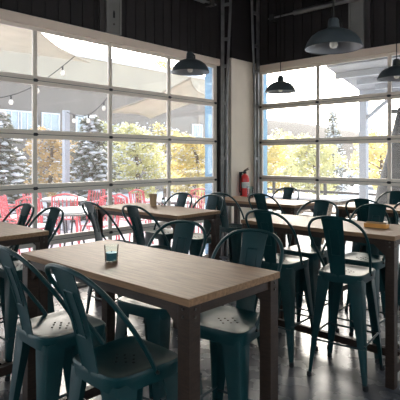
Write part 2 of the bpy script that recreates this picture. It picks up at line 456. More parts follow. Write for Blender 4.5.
# ------------------------------------------------------------------ bar stools
def superring(a, b, z, n=48, e=6.0, zc=0.0, dx=0.0):
    out = []
    for k in range(n):
        t = 2*math.pi*k/n
        c, s_ = math.cos(t), math.sin(t)
        x = a*math.copysign(abs(c)**(2/e), c); y_ = b*math.copysign(abs(s_)**(2/e), s_)
        out.append((x*(1+0.06*(y_/b)), y_ + dx, z))
    return out
def make_stool():
    root = empty('bar_stool')
    SH = 0.748
    rings = [superring(0.166, 0.166, SH-0.062), superring(0.168, 0.168, SH-0.03), superring(0.171, 0.171, SH-0.008),
             superring(0.166, 0.166, SH), superring(0.153, 0.153, SH-0.001), superring(0.135, 0.135, SH-0.007),
             superring(0.10, 0.10, SH-0.011), superring(0.05, 0.05, SH-0.013), superring(0.004, 0.004, SH-0.013)]
    seat = MB().loft(rings, True, True).build('seat', 'teal', root, smooth=True)
    h = MB()
    for (hx, hy) in [(0, 0), (0.03, 0.02), (-0.03, 0.02), (0.03, -0.02), (-0.03, -0.02), (0.055, 0.0), (-0.055, 0.0), (0, 0.045), (0, -0.045)]:
        h.lathe([(0.0055, SH-0.0128), (0.0055, SH-0.0105), (0.0001, SH-0.0104)], 8, (hx, hy, 0))
    tag(h.build('drain_holes', 'rubber', seat), kind='stuff')
    # legs: folded tapering channels
    def leg(sx, sy):
        rg = []
        for (z, c, wdt) in [(0.02, 0.207, 0.024), (0.10, 0.203, 0.032), (0.30, 0.190, 0.052), (0.50, 0.174, 0.074), (0.62, 0.165, 0.089), (0.715, 0.159, 0.098)]:
            t_ = 0.006
            r0 = min(0.018, wdt*0.4)
            sec = [(-wdt, 0), (-r0, 0), (-r0*0.3, -r0*0.3), (0, -r0), (0, -wdt), (-t_, -wdt), (-t_, -r0), (-r0*0.5, -r0*0.5-t_*0.4), (-r0, -t_), (-wdt, -t_)]
            rg.append([(sx*(c+p), sy*(c+q), z) for p, q in sec])
        return MB().loft(rg)
    for sx in (-1, 1):
        for sy in (-1, 1):
            lg = leg(sx, sy).build('leg', 'teal', root, smooth=True)
            MB().lathe([(0.016, 0), (0.019, 0.006), (0.017, 0.03), (0.012, 0.034)], 10, (sx*0.199, sy*0.199, 0)).build('rubber_foot', 'rubber', lg, smooth=True)
    c0 = 0.187
    for a, b in (((-1,-1),(1,-1)), ((1,-1),(1,1)), ((1,1),(-1,1)), ((-1,1),(-1,-1))):
        zz = 0.265 if a[1] == b[1] else 0.285
        MB().tube([(a[0]*c0, a[1]*c0, zz), (b[0]*c0, b[1]*c0, zz)], 0.0075, 8).build('footrest_bar', 'rod', root, smooth=True)
    # hoop
    pts = [(0.160, 0.02, 0.715), (0.172, 0.00, 0.765), (0.192, -0.075, 0.875), (0.204, -0.155, 0.98), (0.190, -0.225, 1.07), (0.138, -0.270, 1.127), (0.068, -0.287, 1.149), (0.0, -0.291, 1.154)]
    full = pts + [(-x_, y_, z_) for x_, y_, z_ in pts[-2::-1]]
    MB().tube(spline(full, 5), 0.0098, 8).build('hoop', 'teal', root, smooth=True)
    # splat
    front, back = [], []
    N = 8
    ringz = []
    for i in range(N+1):
        t_ = i/N
        z = 0.70 + (1.151-0.70)*t_
        yb = -0.160 - 0.129*t_**1.1 + 0.012*math.sin(math.pi*t_)
        hw = 0.050 + 0.026*t_
        ringz.append([(-hw, yb-0.004, z), (-hw*0.86, yb-0.001, z), (0, yb-0.006, z), (hw*0.86, yb-0.001, z), (hw, yb-0.004, z),
                      (hw, yb, z), (hw*0.86, yb+0.003, z), (0, yb-0.002, z), (-hw*0.86, yb+0.003, z), (-hw, yb, z)])
    sp = MB().loft(ringz).build('backrest', 'teal', root, smooth=True)
    em = MB()
    def sy_(z):
        t_ = (z-0.70)/(1.151-0.70); return -0.160 - 0.129*t_**1.1 + 0.012*math.sin(math.pi*t_)
    for side in (1, -1):
        o_ = 0.002 if side > 0 else -0.007
        for xx in (-0.032, 0.032):
            em.tube([(xx, sy_(1.06)+o_, 1.06), (xx, sy_(0.97)+o_, 0.97), (xx*0.95, sy_(0.88)+o_, 0.88)], 0.0028, 6)
        em.tube([(-0.032, sy_(1.06)+o_, 1.06), (0.032, sy_(1.06)+o_, 1.06)], 0.0028, 6)
        em.tube([(-0.031, sy_(0.88)+o_, 0.88), (0.031, sy_(0.88)+o_, 0.88)], 0.0028, 6)
    em.build('embossed_frame', 'teal', sp, smooth=True)
    for sx in (-1, 1):
        MB().tube([(sx*0.158, 0.02, 0.728), (sx*0.182, 0.02, 0.728)], 0.008, 8).build('bolt', 'bolt', root, smooth=True)
    return root

GT = {'T0': 'stools around the table at the left edge', 'T1': 'stools around the nearest table', 'T2': 'stools around the table by the left glass door',
      'T3': 'stools around the long sunlit table', 'T5': 'stools around the table near the fire extinguisher', 'T6': 'stools around the far table by the right glass door'}
STOOLS = [
    # x, y, heading (deg, 0 faces +Y), group, label
    (-2.10, 1.255, -2, 'T1', 'dark teal metal bar stool at the bottom left corner, seat catching green light'),
    (-1.557, 1.225, -1, 'T1', 'dark teal metal bar stool in the foreground, second from the left, nearest to viewer'),
    (-1.545, 1.865, 188, 'T1', 'teal metal bar stool facing the viewer beneath the near table right end'),
    (-2.08, 1.86, 188, 'T1', 'teal metal bar stool facing the viewer behind the candle jar'),
    (-3.47, 1.74, 180, 'T0', 'teal metal bar stool behind the left edge table at its outer corner'),
    (-3.93, 1.74, 180, 'T0', 'teal metal bar stool at the far left edge of the picture'),
    (-3.50, 1.26, 0, 'T0', 'dark bar stool at left edge, only its lower legs showing'),
    (-3.68, 2.78, -3, 'T2', 'teal bar stool standing with its back in front of the red patio chairs'),
    (-3.17, 2.85, 0, 'T2', 'teal bar stool with its back to viewer between candle jar table and kraft cup'),
    (-3.90, 3.62, 180, 'T2', 'teal bar stool facing viewer behind the table with the kraft cup'),
    (-3.44, 3.62, 180, 'T2', 'teal bar stool facing viewer at right end of the table by the left glass door'),
    (-2.15, 3.27, 3, 'T3', 'teal bar stool with its back to viewer, left one at the sunlit table'),
    (-1.60, 3.27, 7, 'T3', 'teal bar stool standing free on the floor at right, all four legs visible'),
    (-2.23, 3.78, 180, 'T3', 'teal bar stool facing viewer across the sunlit table, below the widest lamp'),
    (-1.70, 3.78, 180, 'T3', 'teal bar stool facing viewer directly behind the orange menu block'),
    (-3.61, 4.48, 0, 'T5', 'teal bar stool with its back to viewer, left of the fire extinguisher'),
    (-3.17, 4.66, 0, 'T5', 'teal bar stool with its back to viewer, right of the fire extinguisher'),
    (-3.56, 5.30, 180, 'T5', 'teal bar stool facing viewer beside the tumbler on the far table'),
    (-2.04, 4.78, 0, 'T6', 'teal bar stool with its back to viewer at the farthest right table'),
    (-1.55, 4.76, 0, 'T6', 'teal bar stool cut off by right edge, only part of its hoop showing'),
    (-2.20, 5.52, 180, 'T6', 'farthest teal bar stool at right edge, facing viewer before the glass door'),
]
proto = make_stool()
for i, (x, y, a, g, lab) in enumerate(STOOLS):
    o = proto if i == 0 else copy_tree(proto)
    o.location = (x, y, 0); o.rotation_euler = (0, 0, R(a))
    tag(o, lab, 'bar stool', GT[g])

# ------------------------------------------------------------------ tables
TZ = 1.03
def make_table(L=1.30, W=0.60):
    root = empty('bar_table')
    hx, hy = L/2, W/2
    MB().box((-hx, -hy, TZ-0.03), (hx, hy, TZ)).build('table_top', 'wood', root, bevel=0.003)
    lw = 0.062
    for sx in (-1, 1):
        for sy in (-1, 1):
            x0 = sx*(hx-0.006-lw/2); y0 = sy*(hy-0.006-lw/2)
            lg = MB().box((x0-lw/2, y0-lw/2, 0), (x0+lw/2, y0+lw/2, TZ-0.031)).build('leg', 'wood_edge', root, bevel=0.003)
            for zz in (TZ-0.045, TZ-0.075):
                MB().tube([(x0, y0+sy*(lw/2-0.002), zz), (x0, y0+sy*(lw/2+0.005), zz)], 0.006, 8).build('bolt', 'bolt', lg, smooth=True)
                MB().tube([(x0+sx*(lw/2-0.002), y0, zz), (x0+sx*(lw/2+0.005), y0, zz)], 0.006, 8).build('bolt', 'bolt', lg, smooth=True)
            # gusset along the long side
            gx = x0 - sx*lw/2
            MB().add([(gx, y0-0.01, TZ-0.072), (gx, y0-0.01, TZ-0.15), (gx-sx*0.09, y0-0.01, TZ-0.072),
                      (gx, y0+0.01, TZ-0.072), (gx, y0+0.01, TZ-0.15), (gx-sx*0.09, y0+0.01, TZ-0.072)],
                     [(0,1,2), (3,5,4), (0,3,4,1), (1,4,5,2), (2,5,3,0)]).build('gusset', 'wood_edge', root)
    for sy in (-1, 1):
        y0 = sy*(hy-0.006-lw/2)
        MB().box((-hx+0.07, y0-0.02, TZ-0.072), (hx-0.07, y0+0.02, TZ-0.031)).build('apron', 'wood_edge', root)
    for sx in (-1, 1):
        x0 = sx*(hx-0.006-lw/2)
        MB().box((x0-0.02, -hy+0.07, TZ-0.072), (x0+0.02, hy-0.07, TZ-0.031)).build('apron', 'wood_edge', root)
        MB().box((x0-0.022, -hy+0.07, 0.09), (x0+0.022, hy-0.07, 0.15)).build('stretcher', 'wood_edge', root)
    MB().box((-hx+0.06, -0.018, 0.10), (hx-0.06, 0.018, 0.155)).build('stretcher', 'wood_edge', root)
    return root
TABLES = [
    (-1.888, 1.570, 'brown wooden bar height table in the foreground with a teal candle jar'),
    (-3.80, 1.49, 'brown wooden bar height table cut off by the left edge'),
    (-3.77, 3.35, 'brown wooden bar height table by the left glass door with a kraft cup'),
    (-1.885, 3.53, 'brown wooden bar height table at right with an orange menu block, top glaring white'),
    (-3.52, 4.92, 'brown wooden bar height table near the red fire extinguisher with a tumbler'),
    (-1.86, 5.16, 'brown wooden bar height table farthest right, mostly hidden behind stools'),
]
tp = make_table()
for i, (x, y, lab) in enumerate(TABLES):
    o = tp if i == 0 else copy_tree(tp)
    o.location = (x, y, 0); tag(o, lab, 'table', 'bar height tables')

# ------------------------------------------------------------------ pendant lamps
def make_lamp():
    root = empty('pendant_lamp')
    prof = [(0.225, 0.0), (0.228, 0.006), (0.222, 0.022), (0.207, 0.058), (0.178, 0.097), (0.135, 0.128), (0.082, 0.149), (0.052, 0.158), (0.047, 0.17), (0.042, 0.225), (0.033, 0.24)]
    MB().lathe(prof + [(0.0005, 0.242)], 40, cap=False).build('shade', 'lamp', root, smooth=True)
    inn = [(0.2235, 0.001), (0.217, 0.022), (0.201, 0.054), (0.172, 0.092), (0.13, 0.121), (0.078, 0.141), (0.0005, 0.15)]
    MB().lathe(inn, 40, cap=False).build('inner_lining', 'lamp_in', root, smooth=True)
    MB().tube([(0.226*math.cos(2*math.pi*k/40), 0.226*math.sin(2*math.pi*k/40), 0.003) for k in range(40)], 0.004, 6, True).build('rim', 'lamp', root, smooth=True)
    MB().lathe([(0.02, 0.145), (0.022, 0.10), (0.02, 0.075), (0.0005, 0.07)], 14).build('socket', 'cord', root, smooth=True)
    MB().lathe([(0.012, 0.075), (0.03, 0.045), (0.034, 0.025), (0.024, 0.004), (0.0005, -0.002)], 16).build('bulb', 'bulb_glass', root, smooth=True)
    MB().tube([(0.075, 0, 0.145), (0.075, 0, 0.19), (0.05, 0, 0.205)], 0.008, 6).build('clamp', 'cord', root, smooth=True)
    return root
LAMPS = [(-1.86, 3.58, 2.44, 'widest teal grey dome pendant lamp, its pale inside showing, at top right'),
         (-3.97, 4.09, 2.57, 'teal grey dome pendant lamp in front of the left glass door'),
         (-4.0, 6.05, 2.54, 'teal grey dome pendant lamp hazy against bright sky, right of the pillar'),
         (-2.28, 6.02, 2.54, 'teal grey dome pendant lamp cut off by the right edge')]
lp = make_lamp()
for i, (x, y, z, lab) in enumerate(LAMPS):
    o = lp if i == 0 else copy_tree(lp)
    o.location = (x, y, z); tag(o, lab, 'lamp', 'dome pendant lamps')
    MB().tube([(0, 0, 0.235), (0, 0, ZC-z)], 0.006, 6).build('cord', 'cord', o)
    MB().lathe([(0.06, ZC-z-0.03), (0.06, ZC-z-0.001)], 16).build('canopy', 'cord', o, smooth=True)

# ------------------------------------------------------------------ fire extinguisher on the pillar
fx = empty('fire_extinguisher', (-4.925+0.095, 6.26, 0.93), 0, 'red fire extinguisher with a white label hung on the cream pillar', 'extinguisher')
MB().lathe([(0.066, 0), (0.074, 0.012), (0.075, 0.03), (0.075, 0.29), (0.068, 0.325), (0.045, 0.35), (0.026, 0.362), (0.024, 0.375)], 24).build('cylinder', 'red', fx, smooth=True)
MB().lathe([(0.027, 0.372), (0.027, 0.40), (0.018, 0.41)], 14).build('valve', 'hinge', fx, smooth=True)
MB().bar((0, -0.03, 0.405), (0.0, 0.10, 0.44), 0.02, 0.008).bar((0, -0.02, 0.42), (0, 0.095, 0.465), 0.02, 0.006).build('handle', 'black', fx)
MB().tube(spline([(0, -0.02, 0.395), (0, -0.09, 0.39), (0.0, -0.10, 0.32), (0, -0.092, 0.15), (0.0, -0.09, 0.06)], 5), 0.010, 8).build('hose', 'black', fx, smooth=True)
MB().tube([(0, -0.096, 0.10), (0, -0.094, 0.02)], [0.011, 0.018], 10).build('nozzle', 'black', fx, smooth=True)
lb = MB(); n = 12; r0 = 0.0762
ring0 = []; ring1 = []
for k in range(n+1):
    t_ = R(-95) + R(130)*k/n
    ring0.append((r0*math.cos(t_), r0*math.sin(t_), 0.14)); ring1.append((r0*math.cos(t_), r0*math.sin(t_), 0.235))
lb.loft([ring0, ring1], closed=False, cap=False)
lbo = lb.build('label', 'paper', fx)
ik = MB(); r1 = 0.0768
for zz in (0.155, 0.172, 0.189, 0.206):
    q0, q1 = [], []
    for k in range(9):
        t_ = R(-80) + R(95)*k/8
        q0.append((r1*math.cos(t_), r1*math.sin(t_), zz)); q1.append((r1*math.cos(t_), r1*math.sin(t_), zz+0.007))
    ik.loft([q0, q1], closed=False, cap=False)
ik.build('printed_lines', 'ink', lbo)
MB().box((-0.093, -0.03, 0.06), (-0.07, 0.03, 0.40)).build('wall_bracket', 'hinge', fx)

# ------------------------------------------------------------------ table ware
def tumbler(name, at, r, h, m_, label, cat, fill=None):
    root = empty(name, at, 0, label, cat)
    MB().lathe([(0.0005, 0.0), (r*0.86, 0.0), (r, h), (r*0.94, h), (r*0.80, 0.008), (0.0005, 0.008)], 24, cap=False).build('glass', m_, root, smooth=True)
    if fill:
        MB().lathe([(r*0.78, 0.009), (r*0.84, h*fill[1]), (0.0005, h*fill[1])], 20).build(fill[2], fill[0], root, smooth=True)
    return root
j = tumbler('candle_jar', (-1.98, 1.47, TZ), 0.036, 0.085, 'teal_glass', 'teal glass candle jar on the foreground table', 'candle', ('wax', 0.55, 'wax'))
MB().tube([(0, 0, 0.042), (0, 0.002, 0.055)], 0.0015, 5).build('wick', 'cord', j)
cupx = empty('kraft_cup', (-3.96, 3.50, TZ), 0, 'brown kraft cup on the table by the left glass door', 'cup')
MB().lathe([(0.034, 0), (0.044, 0.13), (0.0405, 0.13), (0.031, 0.006), (0.0005, 0.006)], 20, cap=False).build('cup', 'kraft', cupx, smooth=True)
MB().tube([(0.0435*math.cos(k*.3142), 0.0435*math.sin(k*.3142), 0.13) for k in range(20)], 0.003, 6, True).build('rim', 'kraft', cupx, smooth=True)
sh = empty('salt_shaker', (-3.86, 3.56, TZ), 0, 'small glass shaker beside the kraft cup', 'shaker')
MB().lathe([(0.022, 0), (0.024, 0.01), (0.02, 0.07), (0.016, 0.075)], 14).build('body', 'cup_glass', sh, smooth=True)
MB().lathe([(0.018, 0.072), (0.018, 0.088), (0.01, 0.097), (0.0005, 0.098)], 14).build('cap', 'bolt', sh, smooth=True)
tumbler('glass_tumbler', (-3.86, 5.12, TZ), 0.043, 0.15, 'cup_glass', 'clear glass tumbler on table near the fire extinguisher', 'glass')
mb = empty('menu_block', (-1.50, 3.56, TZ), R(2), 'orange wooden menu block on the sunlit table', 'menu holder')
MB().box((-0.085, -0.03, 0.0), (0.085, 0.03, 0.03)).build('base', 'orange_wood', mb, bevel=0.003)
MB().box((-0.075, -0.006, 0.028), (0.075, 0.002, 0.042)).build('card', 'kraft', mb)

# ------------------------------------------------------------------ outdoors: ground
g = MB()
NX, NY = 40, 40
def gz(x, y):
    d = max(0, -x-12, y-14)
    return -0.10 + 0.03*noise.noise((x*0.4, y*0.4, 0)) + min(d*0.01, 0.4)
vs_, fs_ = [], []
for i in range(NX+1):
    for k in range(NY+1):
        x = -70 + 110*i/NX; y = -25 + 115*k/NY
        vs_.append((x, y, -0.16 + (0.02*noise.noise((x*.3, y*.3, 0)))))
for i in range(NX):
    for k in range(NY):
        a = i*(NY+1)+k; fs_.append((a, a+NY+1, a+NY+2, a+1))
gr = MB().add(vs_, fs_).build('snowy_ground', 'snow', smooth=True); tag(gr, kind='structure')
tag(MB().box((-10.2, 0.0, -0.12), (XA-TH, 9.6, -0.012)).build('patio_slab', 'snow'), kind='structure')
tag(MB().box((XA-TH, YB+TH, -0.12), (4.5, 11.0, -0.012)).build('terrace_slab', 'snow'), kind='structure')

# ------------------------------------------------------------------ trees
def leaf_cloud(mb, centres, n, size, rnd):
    for _ in range(n):
        c, rad = rnd.choice(centres)
        while True:
            p = Vector((rnd.uniform(-1,1), rnd.uniform(-1,1), rnd.uniform(-1,1)))
            if p.length < 1: break
        p = Vector(c) + Vector((p.x*rad, p.y*rad, p.z*rad*0.8))
        u = Vector((rnd.uniform(-1,1), rnd.uniform(-1,1), rnd.uniform(-1,1))).normalized()
        v = u.orthogonal().normalized(); s = size*rnd.uniform(0.6, 1.3)
        mb.add([p-u*s, p+v*s*0.5, p+u*s, p-v*s*0.5], [(0,1,2,3)])
def blob(mb, c, rx, rz, rnd):
    n = 7; rg = []
    for a, z in ((0.35, -0.7), (0.95, -0.25), (1.0, 0.15), (0.6, 0.7), (0.1, 1.0)):
        rg.append([(c[0]+rx*a*math.cos(2*math.pi*k/n)*rnd.uniform(.8,1.15), c[1]+rx*a*math.sin(2*math.pi*k/n)*rnd.uniform(.8,1.15), c[2]+rz*z) for k in range(n)])
    mb.loft(rg)
def broad_tree(name, x, y, h, spread, leaf, label, seed, nleaf=2600, lsize=0.07, snow=0.25, low=0.2, group='trees outside'):
    rnd = random.Random(seed)
    root = empty(name, (x, y, -0.14), 0, label, 'tree', group)
    tr = MB(); cs = []
    tr.tube(spline([(0,0,0), (rnd.uniform(-.08,.08), rnd.uniform(-.08,.08), h*0.3), (rnd.uniform(-.15,.15), rnd.uniform(-.15,.15), h*0.62), (rnd.uniform(-.2,.2), rnd.uniform(-.2,.2), h*0.95)], 4), [0.035*h*(1-i/14)+0.01 for i in range(13)], 8)
    for b_ in range(16):
        t_ = low + (0.95-low)*b_/15
        a = b_*2.4 + rnd.uniform(-.4,.4); L = spread*(0.55+0.5*math.sin(math.pi*min(1, (t_-low)/(1-low)*0.8+0.2)))*rnd.uniform(.75,1.1)
        p0 = Vector((0,0,h*t_*0.9)); p1 = p0 + Vector((math.cos(a)*L*.5, math.sin(a)*L*.5, L*.25)); p2 = p0 + Vector((math.cos(a)*L, math.sin(a)*L, L*.4))
        tr.tube([p0, p1, p2], [0.012*h*.6, 0.008*h*.6, 0.006], 5)
        cs.append((p1, spread*0.33)); cs.append((p2, spread*0.36))
    tr.build('trunk', 'bark', root, smooth=True)
    lf = MB(); leaf_cloud(lf, cs, nleaf, lsize, rnd)
    tag(lf.build('foliage', leaf, root), kind='stuff')
    if snow:
        sn = MB()
        for c, rad in cs:
            for _ in range(int(8*snow*4)):
                blob(sn, (c[0]+rnd.uniform(-1,1)*rad, c[1]+rnd.uniform(-1,1)*rad, c[2]+rad*rnd.uniform(-.4,.9)), rad*rnd.uniform(.08,.2), rad*.08, rnd)
        tag(sn.build('snow_clumps', 'snow', root, smooth=True), kind='stuff')
    return root
def conifer(name, x, y, h, rad, label, seed, snow=1.0, group='trees outside', m_='needle'):
    rnd = random.Random(seed)
    root = empty(name, (x, y, -0.14), 0, label, 'tree', group)
    MB().tube([(0,0,0), (0,0,h*.5), (0,0,h)], [0.028*h, 0.018*h, 0.005], 8).build('trunk', 'bark', root, smooth=True)
    nd, sn = MB(), MB()
    tiers = int(h*5)
    for t_ in range(tiers):
        f = t_/tiers; z = h*(0.06+0.92*f); rr = rad*(1-f)**0.85 + 0.08
        nb = max(6, int(15*(1-f)+4))
        for b_ in range(nb):
            a = 2*math.pi*b_/nb + t_*0.7 + rnd.uniform(-.3,.3); L = rr*rnd.uniform(.65,1.2)
            dx, dy = math.cos(a), math.sin(a)
            for s_ in range(7):
                q = (s_+1)/7; p = Vector((dx*L*q, dy*L*q, z - L*0.32*q + rnd.uniform(-.10,.10)))
                wd = 0.05*rad + 0.09*rad*(1-abs(q-.55)); sd = Vector((-dy, dx, 0))
                for sg in (-1, 1):
                    e = p + sd*sg*wd*rnd.uniform(.8,1.3)*1.3 + Vector((dx, dy, 0))*wd*.7 + Vector((0,0,-wd*rnd.uniform(.2,.8)))
                    mid = (p+e)/2 + Vector((0,0,0.02)); tq = Vector((dx, dy, 0))*wd*.35
                    nd.add([p, mid+tq, e, mid-tq], [(0,1,2,3)])
                if rnd.random() < 0.62*snow:
                    blob(sn, (p.x, p.y, p.z+0.03), wd*rnd.uniform(.25,.95), wd*.30, rnd)
    tag(nd.build('foliage', m_, root), kind='stuff')
    tag(sn.build('snow_clumps', 'snow', root, smooth=True), kind='stuff')
    return root
# left view
for px, d, h, rd, sd_, lab in [(0, 11.8, 3.0, 1.15, 3, 'snow-laden conifer at the far left of the left glass door'),
                               (91, 13.0, 3.0, 1.1, 5, 'snow-laden conifer in the second window bay from the left'),
                               (-50, 15.0, 3.5, 1.1, 8, 'snow-laden conifer just outside the left edge')]:
    x, y = spot(px, d); conifer('conifer_tree', x, y, h, rd, lab, sd_)
for px, d, h, s, lf, sd_, lab, sn in [(50, 15.2, 2.7, 0.7, 'orange', 11, 'small orange leaved tree between two snowy conifers', .6),
                                   (138, 14.4, 2.8, 0.75, 'green', 12, 'yellow green leaved tree in third window bay, dusted with snow', .7),
                                   (111, 18.8, 3.2, 0.9, 'green', 15, 'pale green tree behind the mullion of second and third bay', .7),
                                   (166, 18.4, 3.0, 0.85, 'yellow', 13, 'yellow leaved tree behind the kraft cup', .6),
                                   (194, 13.2, 2.4, 0.65, 'yellow', 14, 'low yellow tree next to the blue jamb of left door', .5)]:
    x, y = spot(px, d); broad_tree('leafy_tree', x, y, h, s, lf, lab, sd_, 2600, 0.065, sn)
# right view
for px, d, h, s, lf, sd_, lab in [(266, 17, 2.5, 0.8, 'yellow', 21, 'yellow tree beside the blue jamb of the right door'),
                                  (292, 20, 2.8, 0.95, 'green', 22, 'yellow green tree behind the far stool and tumbler'),
                                  (313, 15.5, 2.4, 0.8, 'green', 23, 'yellow green tree behind the first mullion of the right door'),
                                  (380, 17, 2.7, 0.9, 'yellow', 25, 'thin yellow tree beyond the terrace post')]:
    x, y = spot(px, d); broad_tree('leafy_tree', x, y, h, s, lf, lab, sd_, 2400, 0.075, .3)
x, y = spot(333, 24); conifer('conifer_tree', x, y, 4.2, 0.9, 'slender hazy conifer left of the terrace post', 31, .9)
# distant tree line behind the left neighbour
for i, (px, d, h, lf) in enumerate([(88, 36, 9.6, 'yellow'), (114, 46, 12.4, 'orange'), (140, 36, 9.6, 'green'), (168, 46, 12.0, 'yellow'), (196, 36, 9.4, 'orange')]):
    x, y = spot(px, d)
    broad_tree('tall_tree', x, y, h, 1.35, lf, ['tall yellow tree rising above the beige building, leftmost', 'tall orange tree above the beige building behind the second mullion', 'tall pale green tree at top of the third bay', 'tall yellow tree at top of third bay near the lamp', 'tall orange tree behind the left pendant lamp'][i], 40+i, 1300, 0.16, .9, 0.35)

# ------------------------------------------------------------------ neighbour building, left view
nb = empty('neighbour_building', (0,0,-0.14), 0, 'beige stucco building with white framed windows beyond the patio', 'building')
def wall_run(px0, d0, px1, d1, z0, z1, name, m_, th=0.3):
    a = Vector((*spot(px0, d0), 0)); b = Vector((*spot(px1, d1), 0))
    dr = (b-a).normalized(); nr = Vector((dr.y, -dr.x, 0))
    if nr.dot(-a) < 0: nr = -nr
    c = (a+b)/2 - nr*th/2
    mb_ = MB().bar(Vector((a.x, a.y, (z0+z1)/2)) - nr*th/2, Vector((b.x, b.y, (z0+z1)/2)) - nr*th/2, th, z1-z0)
    mb_.build(name, m_, nb)
    return a, dr, nr
a, dr, nr = wall_run(-60, 17, 214, 28, 0, 4.80, 'wall', 'stucco')
wall_run(-60, 16.85, 215, 27.85, 4.81, 6.15, 'parapet', 'stucco_light', 0.45)
wall_run(-60, 16.75, 215.5, 27.75, 6.151, 6.32, 'coping', 'snow', 0.6)
Lw = (Vector((*spot(214, 28), 0)) - a).length
for k, s_ in enumerate((0.13, 0.175, 0.22, 0.29, 0.40, 0.90)):
    c = a + dr*Lw*s_ + nr*0.01
    mtx = Matrix((( dr.x, nr.x, 0, c.x), (dr.y, nr.y, 0, c.y), (0, 0, 1, 2.6), (0,0,0,1)))
    wn = MB()
    for bx in ((-0.42,0,0,-0.36,.07,1.0), (0.36,0,0,0.42,.07,1.0), (-0.36,0,0,0.36,.07,0.06), (-0.36,0,0.94,0.36,.07,1.0), (-0.02,0,0.06,0.02,.05,0.94)):
        wn.box(bx[:3], bx[3:], mtx)
    wo = wn.build('window', 'white_paint', nb)
    for s2 in (-1, 1):
        MB().box((min(s2*.36, s2*.02), 0.0, 0.06), (max(s2*.36, s2*.02), 0.02, 0.94), mtx).build('pane', 'pale_glass', wo)

# ------------------------------------------------------------------ shade sails over the patio
def sail(corners, label, sag=0.35, n=14):
    P = [Vector(c) for c in corners]
    o = sum(P, Vector())/4
    root = empty('shade_sail', (o.x, o.y, o.z), 0, label, 'shade sail', 'shade sails over the patio')
    top = []
    for i in range(n+1):
        for k in range(n+1):
            u, v = i/n, k/n
            # pull edges inwards so the hem curves
            uu = 0.5+(u-.5)*(1-0.16*math.sin(math.pi*v)); vv = 0.5+(v-.5)*(1-0.16*math.sin(math.pi*u))
            p = P[0]*(1-uu)*(1-vv) + P[1]*uu*(1-vv) + P[2]*uu*vv + P[3]*(1-uu)*vv
            p = p - Vector((0,0,sag*math.sin(math.pi*u)*math.sin(math.pi*v)))
            top.append(p - o)
    fs = []
    W_ = n+1
    for i in range(n):
        for k in range(n): fs.append((i*W_+k, (i+1)*W_+k, (i+1)*W_+k+1, i*W_+k+1))
    b_ = [p - Vector((0,0,0.012)) for p in top]
    N_ = len(top)
    f2 = [tuple(reversed([q+N_ for q in f])) for f in fs]
    MB().add(top + b_, fs + f2).build('canvas', 'sail', root, smooth=True)
    hem = [i*W_ for i in range(n+1)] + [n*W_+k for k in range(1, n+1)] + [i*W_+n for i in range(n-1, -1, -1)] + [k for k in range(n-1, 0, -1)]
    MB().tube([top[q] - Vector((0,0,.006)) for q in hem], 0.022, 6, True).build('hem', 'sail', root, smooth=True)
    return root
def P3(px, d, py):
    x, y = spot(px, d); return (x, y, EYE + (HOR-py)*d/F_PX)
sail([P3(-70, 8, 5), P3(-70, 13, 42), P3(90, 13, 62), P3(28, 8, 22)], 'cream shade sail with a curved hem in upper left bays', 0.15)
sail([P3(108, 9.5, 112), P3(150, 14, 118), P3(214, 13, 96), P3(190, 9, 78)], 'cream shade sail seen beneath the left pendant lamp', 0.15)

# string lights
def string_light(p, q, n, label):
    p, q = Vector(p), Vector(q)
    root = empty('string_lights', p, 0, label, 'string lights', 'string lights over the patio')
    pts = [(q-p)*(i/16) - Vector((0,0,0.25*math.sin(math.pi*i/16))) for i in range(17)]
    MB().tube(pts, 0.008, 5).build('cable', 'cord', root)
    for k in range(n):
        t_ = (k+.5)/n; c = (q-p)*t_ - Vector((0,0,0.25*math.sin(math.pi*t_)))
        b_ = MB().lathe([(0.012, -0.07), (0.035, -0.10), (0.04, -0.135), (0.025, -0.17), (0.0005, -0.178)], 10, c, cap=False).build('bulb', 'bulb_glass', root, smooth=True)
        MB().lathe([(0.016, -0.075), (0.016, 0.0)], 8, c).build('socket', 'cord', b_)
string_light(P3(-30, 8.6, 100), P3(75, 9.2, 56), 4, 'string of pale bulbs crossing the upper left bays')
string_light(P3(67, 10.40, 112), P3(112, 9.4, 92), 3, 'short string of pale bulbs in the second bay')

# pale post in the second bay
po = empty('patio_post', (*spot(66, 10.5), -0.02), 0, 'pale grey post standing behind the snowy patio table', 'post')
MB().box((-0.06,-0.06,0), (0.06,0.06,2.62)).build('shaft', 'post_white', po, bevel=0.006)
MB().box((-0.1,-0.1,0), (0.1,0.1,0.03)).build('base_plate', 'post_white', po)

# ------------------------------------------------------------------ patio furniture
def make_patio_chair():
    root = empty('patio_chair')
    for sx in (-1, 1):
        for sy in (-1, 1):
            top_ = 0.44 if sy > 0 else 0.88
            MB().tube([(sx*0.24, sy*0.25, 0), (sx*0.22, sy*0.21, 0.44)] + ([] if sy > 0 else [(sx*0.22, -0.29, 0.88)]), 0.016, 8).build('leg', 'patio_red', root, smooth=True)
        MB().tube(spline([(sx*0.23, 0.22, 0.44), (sx*0.25, 0.20, 0.62), (sx*0.25, 0.0, 0.66), (sx*0.23, -0.25, 0.65)], 4), 0.014, 8).build('armrest', 'patio_red', root, smooth=True)
    for k in range(6):
        y0 = -0.2 + 0.075*k
        MB().box((-0.22, y0, 0.435), (0.22, y0+0.04, 0.45)).build('seat_slat', 'patio_red', root)
    for k in range(6):
        x0 = -0.195 + 0.07*k
        MB().bar((x0+.02, -0.215, 0.47), (x0+.02, -0.285, 0.86), 0.018, 0.010, up=(0,1,0)).build('back_slat', 'patio_red', root)
    MB().tube(spline([(-0.22, -0.29, 0.87), (0, -0.305, 0.92), (0.22, -0.29, 0.87)], 5), 0.016, 8).build('top_rail', 'patio_red', root, smooth=True)
    sn = MB(); blob(sn, (0, 0.0, 0.455), 0.2, 0.05, random.Random(3)); sn.build('snow_cap', 'snow', root, smooth=True)
    return root
